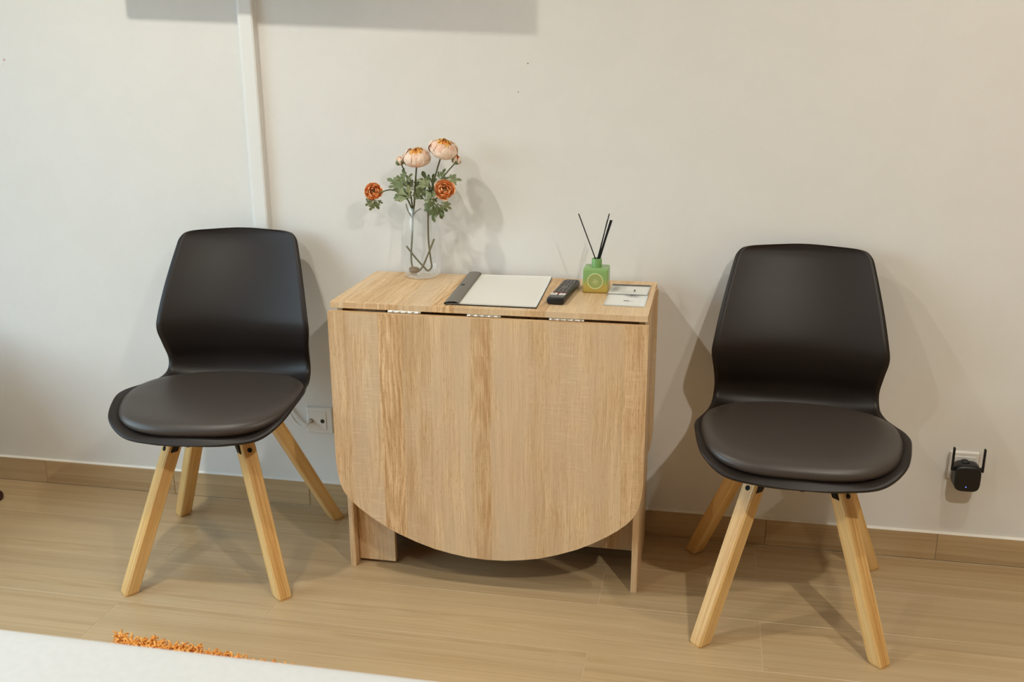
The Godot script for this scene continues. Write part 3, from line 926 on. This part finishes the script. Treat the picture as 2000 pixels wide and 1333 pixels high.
func build_remote() -> void:
	var near := Vector3(0.1655, TABLE_Y, 0.316)
	var far := Vector3(0.1785, TABLE_Y, 0.106)
	var d := near - far
	var t := thing("remote_control", "black television remote lying between the folder and the green bottle", "remote control", (near + far) / 2, atan2(d.x, d.z))
	var L := d.length()
	var b := Builder.new()
	b.smooth(true)
	# rounded bar: superellipse section along z, ends slightly drawn in
	var rows := []
	for q in [[-0.5, 0.0], [-0.5, 0.86], [-0.494, 0.97], [-0.48, 1.0], [0.0, 1.0], [0.47, 1.0], [0.488, 0.98], [0.497, 0.93], [0.5, 0.86], [0.5, 0.0]]:
		var r := PackedVector3Array()
		for k in 32:
			var a := TAU * k / 32
			var x: float = 0.0225 * signf(cos(a)) * pow(absf(cos(a)), 0.45) * q[1]
			var y: float = 0.0095 + 0.0093 * signf(sin(a)) * pow(absf(sin(a)), 0.55) * q[1]
			r.append(Vector3(x, y, q[0] * L))
		rows.append(r)
	b.sheet(rows, false, Vector2(1, 1), true)
	part("remote_body", b.done(), mats.remote, t)
	part("end_band", boxed(Vector3(0, 0.0183, L * 0.5 - 0.0165), Vector3(0.039, 0.0012, 0.021), 0.0005), mats.remote_band, t, "plain grey strip at the near end")
	for x in [-0.0105, 0.0105]:
		var w := part("app_button", boxed(Vector3(x, 0.0192, L * 0.5 - 0.0375), Vector3(0.0165, 0.0018, 0.0155), 0.0006), mats.button_white, t, "wide white button")
		part("button_print", boxed(Vector3(x, 0.0202, L * 0.5 - 0.0375), Vector3(0.009, 0.0003, 0.0022), 0.0001), mats.remote_band, w)
	part("button_print", boxed(Vector3(0, 0.0189, L * 0.5 - 0.0375), Vector3(0.003, 0.0009, 0.0155), 0.0002), mats.button_mark, t)
	var btn := Builder.new()
	btn.smooth(true)
	btn.lathe([[0.0036, 0.0], [0.0036, 0.0008], [0.0030, 0.0014], [0.0, 0.0016]], 14)
	var mesh := btn.done()
	for r in 11:
		for c in 4:
			if r in [4, 5] and c in [1, 2]:
				continue
			var o := part("button", mesh, mats.button_red if r == 0 else mats.button, t)
			o.position = Vector3(-0.0144 + 0.0096 * c, 0.0186, L * 0.5 - 0.0535 - 0.0137 * r)
	var ring := Builder.new()
	ring.smooth(true)
	ring.lathe([[0.0, 0.0012], [0.0042, 0.0014], [0.005, 0.0006], [0.006, 0.0006], [0.0068, 0.0016], [0.0088, 0.0016], [0.0094, 0.0]], 24)
	var o2 := part("direction_pad", ring.done(), mats.button, t)
	o2.position = Vector3(0, 0.0186, L * 0.5 - 0.0535 - 0.0137 * 4.5)

func squared(w: float, dpt: float, y: float, r: float) -> PackedVector3Array:
	var out := PackedVector3Array()
	for q in [[1, 1, 0], [-1, 1, 1], [-1, -1, 2], [1, -1, 3]]:
		for k in 5:
			var a: float = PI / 2 * (q[2] + k / 4.0)
			out.append(Vector3(q[0] * (w - r) + r * cos(a), y, q[1] * (dpt - r) + r * sin(a)))
	return out

func build_diffuser() -> void:
	var at := Vector3(0.2485, TABLE_Y, 0.1455)
	var t := thing("reed_diffuser_bottle", "square green and amber glass diffuser bottle with a round emblem", "bottle", at, 0.02)
	# dyed glass: amber foot, green shoulders and neck
	var g := Builder.new()
	g.smooth(true)
	var rings := [squared(0.0005, 0.0005, 0.0, 0.0002), squared(0.030, 0.030, 0.0, 0.004), squared(0.033, 0.033, 0.0025, 0.005)]
	for k in range(1, 12):
		rings.append(squared(0.033, 0.033, 0.0025 + 0.0528 / 10.0 * k, 0.005))
	rings.append_array([squared(0.0318, 0.0318, 0.0635, 0.005), squared(0.0285, 0.0285, 0.0648, 0.005), squared(0.012, 0.012, 0.0648, 0.004)])
	g.sheet(rings, true, Vector2(1, 1), true)
	part("bottle_body", g.done(), mats.dyed_glass, t, "glass dyed green at the shoulders and amber at the foot")
	var n := Builder.new()
	n.smooth(true)
	n.lathe([[0.0135, 0.0645], [0.0135, 0.0845], [0.0128, 0.0865], [0.0095, 0.0865], [0.0088, 0.085], [0.0088, 0.067], [0.0, 0.067]], 28)
	part("bottle_neck", n.done(), mats.green_glass, t)
	var e := Builder.new()
	e.xf = Transform3D(Basis(Vector3.RIGHT, Vector3.BACK, Vector3.DOWN), Vector3(0, 0.0325, 0.0331))
	e.lathe([[0.0, 0.0006], [0.0205, 0.0006], [0.0205, 0.0]], 40)
	var em := part("emblem", e.done(), mats.emblem, t, "round pale green label")
	var r := Builder.new()
	r.xf = e.xf
	r.lathe([[0.0188, 0.0006], [0.019, 0.0013], [0.0205, 0.0013], [0.0207, 0.0]], 48)
	part("emblem_ring", r.done(), mats.cream, em, "cream ring round the label")
	for q in [[0.0, 0.0325, 0.012], [0.0, 0.0365, 0.008], [0.0, 0.0288, 0.016], [0.0, 0.0255, 0.009]]:
		part("emblem_lettering", boxed(Vector3(q[0], q[1], 0.0339), Vector3(q[2], 0.0013 if q[2] == 0.012 else 0.0007, 0.0004), 0.0001), mats.cream, em)
	var k := 0
	for tip in [[0.198, 0.971, 0.139], [0.2777, 0.973, 0.138], [0.2735, 0.957, 0.143], [0.2815, 0.9575, 0.142], [0.286, 0.9575, 0.146], [0.2838, 0.956, 0.138]]:
		var foot := at + Vector3(0.006, 0.012, 0.0) if k == 0 else at + Vector3(-0.012 + 0.001 * k, 0.012, 0.001 * (k - 2))
		var o := Builder.new()
		o.smooth(true)
		# passes through the mouth of the neck
		var mouth := at + Vector3(-0.0052 if k == 0 else 0.0005 + 0.0016 * k, 0.087, 0.0012 * (k - 3))
		var dir := (v3(tip) - mouth).normalized()
		o.tube([mouth - dir * 0.018, v3(tip)], 0.0015, 0.0015, 8)
		var p := part("diffuser_reed", o.done(), mats.reed, self)
		p.name = numbered("diffuser_reed")
		tag(p, "thin black diffuser reed leaning away from the others" if k == 0 else "longest black diffuser reed on the leaflet side of the bottle" if k == 1 else "thin black diffuser reed in the short bundle leaning towards the leaflet", "reed", "reeds in the diffuser bottle")
		k += 1

func leaflet_print(lower: bool) -> StandardMaterial3D:
	var n := 256
	var img := Image.create(n, n, false, Image.FORMAT_RGB8)
	img.fill(Color(0.90, 0.90, 0.88))
	var soft := FastNoiseLite.new()
	soft.seed = 5
	soft.frequency = 0.02
	for y in n:
		for x in n:
			var u := float(x) / n
			var v := float(y) / n
			var g := 0.0
			if lower:
				# a grey wash drawing of a bird-like form near the top
				var q := Vector2((u - 0.62) / 0.25, (v - 0.10 - 0.12 * (u - 0.5)) / 0.15)
				g = 0.32 * clampf(1.0 - q.length(), 0.0, 1.0) * (1.0 + soft.get_noise_2d(x * 2.0, y * 2.0))
				if absf(v - 0.50 - 0.05 * u) < 0.035 and u > 0.44 and u < 0.58:
					g = 0.55
				elif absf(v - 0.52) < 0.012 and u >= 0.58 and u < 0.68:
					g = 0.3
			else:
				if v < 0.16:
					g = 0.52
				var q2 := Vector2((u - 0.12) / 0.16, (v - 0.46) / 0.42)
				var q3 := Vector2((u - 0.5) / 0.42, (v - 0.75) / 0.2)
				g = maxf(g, 0.28 * clampf(1.0 - q2.length(), 0.0, 1.0) + 0.08 * clampf(1.0 - q3.length(), 0.0, 1.0))
				var q4 := Vector2((u - 0.645 - 0.08 * (v - 0.6)) / 0.022, (v - 0.58) / 0.13)
				if q4.length() < 1.0:
					g = 0.75
			img.set_pixel(x, y, Color(0.90 - g, 0.90 - g, 0.88 - g * 0.96))
	var m := plain(Color.WHITE, 0.4)
	m.albedo_texture = ImageTexture.create_from_image(img)
	return m

func build_leaflet() -> void:
	var t := thing("folded_leaflet", "small printed paper leaflet lying open at the end of the table top", "leaflet")
	for lower in [false, true]:
		var z0 := 0.066 if not lower else 0.186
		var z1 := 0.196 if not lower else 0.3
		var b := Builder.new()
		b.smooth(true)
		var up := []
		var low := []
		for i in 9:
			var r := PackedVector3Array()
			var s := PackedVector3Array()
			for j in 9:
				var u := j / 8.0
				var v := i / 8.0
				var z := lerpf(z0, z1, v) + 0.003 * u
				var x := lerpf(0.2822, 0.3845, u) + (0.001 if lower else 0.0) + 0.002 * (z1 - z) / 0.1
				var y := TABLE_Y + 0.0006 + (0.0045 * v * v + 0.001 * u if not lower else 0.0032 * pow(1.0 - v, 3.0))
				r.append(Vector3(x, y + 0.0004, z))
				s.append(Vector3(x, y, z))
			up.append(r)
			low.append(s)
		b.sheet(up, false)
		b.sheet(low, true)
		for i in 8:
			for e in [0, 8]:
				b.quad(up[i][e], up[i + 1][e], low[i + 1][e], low[i][e], Vector3(-1 if e == 0 else 1, 0, 0))
				b.quad(up[e][i], up[e][i + 1], low[e][i + 1], low[e][i], Vector3(0, 0, -1 if e == 0 else 1))
		part("leaflet_page", b.done(), leaflet_print(lower), t)

# ------------------------------------------------------------------ on the wall
func build_wall_things() -> void:
	# cable duct coming down from the television
	var t := thing("cable_trunking", "white plastic cable duct running down the wall behind a chair", "cable duct")
	var b := Builder.new()
	b.slab(PackedVector2Array([Vector2(0.0002, -0.7745), Vector2(0.0165, -0.7715), Vector2(0.0225, -0.766), Vector2(0.0235, -0.760), Vector2(0.0235, -0.728), Vector2(0.0215, -0.7235), Vector2(0.0002, -0.7215)]), 1, 0.5, 1.66, 0.0)
	part("duct_cover", b.done(), mats.trunk, t)
	part("duct_base", boxed(Vector3(-0.748, 1.08, 0.0011), Vector3(0.058, 1.16, 0.002), 0.0006), mats.trunk, t)
	# antenna socket left of the table
	var s := thing("aerial_socket", "white wall socket plate with a dark round port beside the table", "socket")
	part("plate", boxed(Vector3(-0.6075, 0.2925, 0.0045), Vector3(0.0845, 0.0845, 0.009), 0.003), mats.white_plastic, s)
	part("insert", boxed(Vector3(-0.614, 0.2925, 0.0095), Vector3(0.058, 0.060, 0.003), 0.001), mats.white_plastic, s)
	var hole := Builder.new()
	hole.smooth(true)
	hole.xf = Transform3D(Basis(Vector3.RIGHT, Vector3.BACK, Vector3.DOWN), Vector3(-0.5975, 0.291, 0.011))
	hole.lathe([[0.0066, 0.0], [0.0062, 0.0012], [0.005, 0.0012], [0.0, 0.0006]], 20)
	part("port", hole.done(), mats.black, s, "dark round aerial port")
	var col := Builder.new()
	col.smooth(true)
	col.xf = Transform3D(Basis(Vector3.RIGHT, Vector3.BACK, Vector3.DOWN), Vector3(-0.634, 0.2905, 0.011))
	col.lathe([[0.0072, 0.0], [0.007, 0.003], [0.0052, 0.003]], 20)
	part("port_collar", col.done(), mats.chip, s)
	var c := thing("aerial_cable", "white aerial cable plugged into the socket beside the table", "cable")
	var w := Builder.new()
	w.smooth(true)
	w.tube(curve_points([Vector3(-0.634, 0.2905, 0.016), Vector3(-0.636, 0.287, 0.026), Vector3(-0.645, 0.279, 0.030), Vector3(-0.664, 0.276, 0.026), Vector3(-0.682, 0.288, 0.020), Vector3(-0.697, 0.307, 0.014), Vector3(-0.715, 0.345, 0.010), Vector3(-0.732, 0.41, 0.008), Vector3(-0.742, 0.498, 0.008)], 6), 0.0034, 0.0034, 10)
	part("cord", w.done(), mats.white_plastic, c)
	var pl := Builder.new()
	pl.smooth(true)
	pl.tube([Vector3(-0.634, 0.2905, 0.0125), Vector3(-0.634, 0.2903, 0.018), Vector3(-0.6353, 0.2885, 0.024)], 0.005, 0.0042, 14)
	part("plug", pl.done(), mats.white_plastic, c)
	# power socket with a plugged-in repeater on the right
	var p := thing("power_socket", "white wall socket plate behind the black plug-in repeater", "socket")
	part("plate", boxed(Vector3(1.241, 0.292, 0.006), Vector3(0.076, 0.082, 0.012), 0.004), mats.white_plastic, p)
	part("insert", boxed(Vector3(1.241, 0.292, 0.0125), Vector3(0.056, 0.056, 0.003), 0.001), mats.white_plastic, p)
	var r := thing("signal_repeater", "black plug-in repeater box with two upright antennas and a blue light", "repeater", Vector3(1.243, 0.0, 0.014))
	var o := Builder.new()
	o.smooth(true)
	# rounded-square body drawn out from the wall, its top sloping
	var rows := []
	for q in [[0.0, 0.0, 0.0], [0.90, 0.0, 0.0], [0.97, 0.0015, 0.0], [1.0, 0.006, 0.0], [1.0, 0.036, 0.0], [0.985, 0.042, -0.001], [0.94, 0.0455, -0.002], [0.86, 0.0465, -0.003], [0.0, 0.0468, -0.003]]:
		var row := PackedVector3Array()
		for k in 40:
			var a := TAU * k / 40
			row.append(Vector3(0.0335 * q[0] * signf(cos(a)) * pow(absf(cos(a)), 0.5), 0.2745 + q[2] + 0.0365 * q[0] * signf(sin(a)) * pow(absf(sin(a)), 0.5), q[1]))
		rows.append(row)
	o.sheet(rows, false, Vector2(1, 1), true)
	part("repeater_body", o.done(), mats.black, r)
	var hump := Builder.new()
	hump.smooth(true)
	var hr := []
	for q in [[0.0, 0.0], [1.0, 0.0], [1.0, 0.014], [0.9, 0.017], [0.0, 0.017]]:
		var row := PackedVector3Array()
		for k in 24:
			var a := TAU * k / 24
			row.append(Vector3(-0.004 + 0.011 * q[0] * cos(a), 0.3095 + 0.0065 * q[0] * sin(a), 0.006 + q[1]))
		hr.append(row)
	hump.sheet(hr, false, Vector2(1, 1), true)
	part("top_button", hump.done(), mats.antenna, r)
	for x in [-0.0385, 0.0385]:
		var an := Builder.new()
		an.box(Vector3(x, 0.3225, 0.027), Vector3(0.0055, 0.068, 0.0105), 0.0022)
		an.box(Vector3(x * 0.93, 0.2955, 0.027), Vector3(0.008, 0.012, 0.009), 0.002)
		part("antenna", an.done(), mats.antenna, r)
	var led := Builder.new()
	led.smooth(true)
	led.xf = Transform3D(Basis(Vector3.RIGHT, Vector3.BACK, Vector3.DOWN), Vector3(-0.003, 0.2515, 0.0462))
	led.lathe([[0.0016, 0.0], [0.0013, 0.0008], [0.0, 0.001]], 12)
	part("status_led", led.done(), mats.led, r, "tiny blue status light")
	# television on its swivel bracket, above the picture; its shadow falls on the wall
	var tv := thing("television", "flat black television on a swivel bracket high on the wall", "television", Vector3(-0.6, 1.9, 0.158), -0.042)
	part("cabinet", boxed(Vector3(0, 0, 0), Vector3(0.965, 0.562, 0.035), 0.006), mats.black, tv)
	part("display_panel", boxed(Vector3(0, 0.004, 0.0178), Vector3(0.945, 0.535, 0.002), 0.0005), mats.screen, tv)
	part("bracket_arm", boxed(Vector3(0, 0, -0.085), Vector3(0.06, 0.09, 0.135), 0.003), mats.screw, tv)
	part("bracket_plate", boxed(Vector3(0, 0, -0.148), Vector3(0.16, 0.2, 0.005), 0.002), mats.screw, tv)

# ------------------------------------------------------------------ foreground: bed, rug, stool
func build_foreground() -> void:
	var bed := thing("bed", "low upholstered bed with a mattress, its foot towards the table", "bed", Vector3(-0.42, 0, 2.456))
	part("bed_base", boxed(Vector3(0, 0.17, 0.0), Vector3(1.46, 0.22, 1.86), 0.02), mats.fabric, bed)
	part("mattress", boxed(Vector3(0, 0.38, 0.0), Vector3(1.48, 0.2, 1.9), 0.04), mats.linen, bed)
	for q in [[-0.66, -0.86], [0.66, -0.86], [-0.66, 0.86], [0.66, 0.86]]:
		var l := Builder.new()
		l.smooth(true)
		l.lathe([[0.0, 0.0], [0.022, 0.0], [0.028, 0.06], [0.0, 0.06]], 20, Vector3(q[0], 0, q[1]))
		part("leg", l.done(), mats.dark_wood, bed)
	var d := thing("duvet", "smooth white duvet spread over the bed, hanging over its foot end", "duvet", Vector3(-0.42, 0, 2.456))
	var b := Builder.new()
	b.smooth(true)
	# rows run round the section from the hem at the foot over the top to the hem at the head
	var prof := []
	for k in 7:
		prof.append(Vector2(-1.004 + 0.002 * sin(k * 1.3), 0.16 + 0.28 * k / 6.0))
	for k in range(1, 9):
		var a := PI * (1.0 - 0.5 * k / 8.0)
		prof.append(Vector2(-0.944 + 0.06 * cos(a), 0.44 + 0.06 * sin(a)))
	for k in range(1, 20):
		prof.append(Vector2(-0.944 + 1.94 * k / 19.0, 0.5))
	var rows := []
	var under := []
	for j in 61:
		var s := j / 60.0 * 2.0 - 1.0
		var r := PackedVector3Array()
		var u := PackedVector3Array()
		for q in prof:
			var x: float = s * 0.80
			var fall: float = maxf(0.0, absf(x) - 0.74)
			var side: float = -fall * 4.0
			var p := Vector3(signf(s) * minf(absf(x), 0.765 + 0.001 * absf(x)), maxf(q.y + side, 0.2), q.x + 0.004 * sin(9.0 * x) * clampf((0.5 - q.y) * 5.0, 0.0, 1.0))
			r.append(p)
			u.append(p + Vector3(0, -0.012, 0.012))
		rows.append(r)
		under.append(u)
	b.sheet(rows, false)
	part("duvet_cover", b.done(), mats.linen, d)
	# shaggy rug whose corner shows past the bed
	var rug := thing("shag_rug", "orange shaggy rug lying on the floor at the foot of the bed", "rug", Vector3(-0.325, 0, 1.196), -0.115)
	part("rug_backing", boxed(Vector3(0, 0.004, 0), Vector3(1.08, 0.008, 0.66), 0.002), mats.rug_base, rug)
	var tuft := Builder.new()
	tuft.smooth(true)
	for k in 5:
		var a := TAU * k / 5 + 0.4
		var lean := Vector3(cos(a), 0, sin(a))
		tuft.tube([Vector3.ZERO, lean * 0.004 + Vector3(0, 0.012, 0), lean * 0.010 + Vector3(0, 0.021, 0), lean * 0.016 + Vector3(0, 0.021, 0)], 0.0021, 0.0017, 5, true)
	var mm := MultiMesh.new()
	mm.transform_format = MultiMesh.TRANSFORM_3D
	mm.use_colors = true
	mm.mesh = tuft.done()
	mm.instance_count = 9000
	for i in 9000:
		var p := Vector3(rng.randf_range(-0.535, 0.535), 0.007, rng.randf_range(-0.325, 0.325))
		var bs := Basis.from_euler(Vector3(rng.randf_range(-0.5, 0.5), rng.randf() * TAU, rng.randf_range(-0.5, 0.5))) * Basis.from_scale(Vector3.ONE * rng.randf_range(0.7, 1.35))
		mm.set_instance_transform(i, Transform3D(bs, p))
		var c := Color(0.90, 0.56, 0.22).lerp(Color(1.0, 0.76, 0.42), rng.randf())
		mm.set_instance_color(i, c.srgb_to_linear())
	var pile := MultiMeshInstance3D.new()
	pile.name = "rug_pile"
	pile.multimesh = mm
	pile.material_override = mats.rug_pile
	pile.set_meta("kind", "stuff")
	rug.add_child(pile)
	# upholstered armchair beside the picture, of which one dark foot reaches into view
	var st := thing("armchair", "upholstered armchair whose dark reddish brown foot stands near the skirting", "armchair", Vector3(-2.011, 0, 0.48))
	part("seat_base", boxed(Vector3(0, 0.24, 0), Vector3(0.58, 0.2, 0.66), 0.03), mats.fabric, st)
	part("seat_cushion", boxed(Vector3(0, 0.40, 0.04), Vector3(0.42, 0.12, 0.56), 0.04), mats.fabric, st)
	part("backrest", boxed(Vector3(0, 0.41, -0.27), Vector3(0.58, 0.26, 0.12), 0.04), mats.fabric, st)
	for x in [-0.25, 0.25]:
		part("armrest", boxed(Vector3(x, 0.41, 0.03), Vector3(0.09, 0.16, 0.6), 0.03), mats.fabric, st)
	for q in [[1, -1], [-1, -1], [1, 1], [-1, 1]]:
		var lg := Builder.new()
		lg.smooth(true)
		var hip := Vector3(q[0] * 0.25, 0.15, q[1] * 0.26)
		var toe := Vector3(q[0] * 0.36, 0.017, q[1] * 0.325)
		lg.tube(curve_points([hip, hip.lerp(toe, 0.5) + Vector3(0, -0.01, 0), toe + Vector3(-0.02 * q[0], 0.002, 0), toe], 6), 0.024, 0.0165, 14)
		part("leg", lg.done(), mats.dark_wood, st, "dark reddish brown curved wooden foot")

# ------------------------------------------------------------------ scene
func _ready() -> void:
	rng.seed = 20240
	# camera
	var cam := Camera3D.new()
	cam.name = "camera"
	cam.position = Vector3(0.53619, 1.39096, 2.70653)
	cam.rotation = Vector3(-0.287288, 0.198314, -0.004905)
	cam.fov = 37.63
	var lens := CameraAttributesPhysical.new()
	lens.frustum_focal_length = 35.219
	lens.frustum_focus_distance = 2.62
	lens.exposure_aperture = 4.0
	lens.frustum_near = 0.05
	lens.frustum_far = 60.0
	cam.attributes = lens
	add_child(cam)
	cam.current = true
	# sky and exposure
	var we := WorldEnvironment.new()
	we.name = "environment"
	var env := Environment.new()
	env.background_mode = Environment.BG_SKY
	var sky_m := ProceduralSkyMaterial.new()
	sky_m.sky_top_color = Color(0.66, 0.79, 0.88)
	sky_m.sky_horizon_color = Color(0.88, 0.95, 0.96)
	sky_m.ground_bottom_color = Color(0.42, 0.44, 0.46)
	sky_m.ground_horizon_color = Color(0.70, 0.76, 0.82)
	sky_m.sky_energy_multiplier = 2.5
	sky_m.ground_energy_multiplier = 1.3
	var sky := Sky.new()
	sky.sky_material = sky_m
	env.sky = sky
	env.tonemap_mode = Environment.TONE_MAPPER_LINEAR
	env.tonemap_exposure = 1.07
	env.sdfgi_enabled = true
	env.ssao_enabled = true
	env.ssil_enabled = true
	we.environment = env
	add_child(we)
	make_materials()
	# ceiling lamps: three follow from the shadows, the last added to lighten the lower wall
	var warm := Color(1.0, 0.98, 0.925)
	downlight(-0.9, 1.0, 1.5, warm, "recessed ceiling lamp between the television and the bed")
	downlight(1.4, 0.98, 0.88, warm, "recessed ceiling lamp above the plug-in repeater")
	downlight(1.4, 2.2, 3.0, warm, "recessed ceiling lamp beside the bed, away from the window")
	downlight(-0.9, 2.2, 1.25, warm, "added ceiling lamp over the middle of the bed, lightening the lower wall")
	build_room()
	build_table()
	var left := make_chair("black shell chair with pale wooden legs, standing in front of the cable duct")
	left.position = Vector3(-0.766, 0, 0.2488)
	left.rotation.y = 0.1344
	left.set_meta("group", "black shell chairs either side of the table")
	var right := left.duplicate()
	right.name = numbered("dining_chair")
	add_child(right)
	right.position = Vector3(0.7726, 0, 0.2299)
	right.rotation.y = -0.0162
	right.set_meta("label", "black shell chair with pale wooden legs, between the table and the plug-in repeater")
	build_wall_things()
	build_foreground()
	build_vase()
	build_flowers()
	build_folder()
	build_remote()
	build_diffuser()
	build_leaflet()
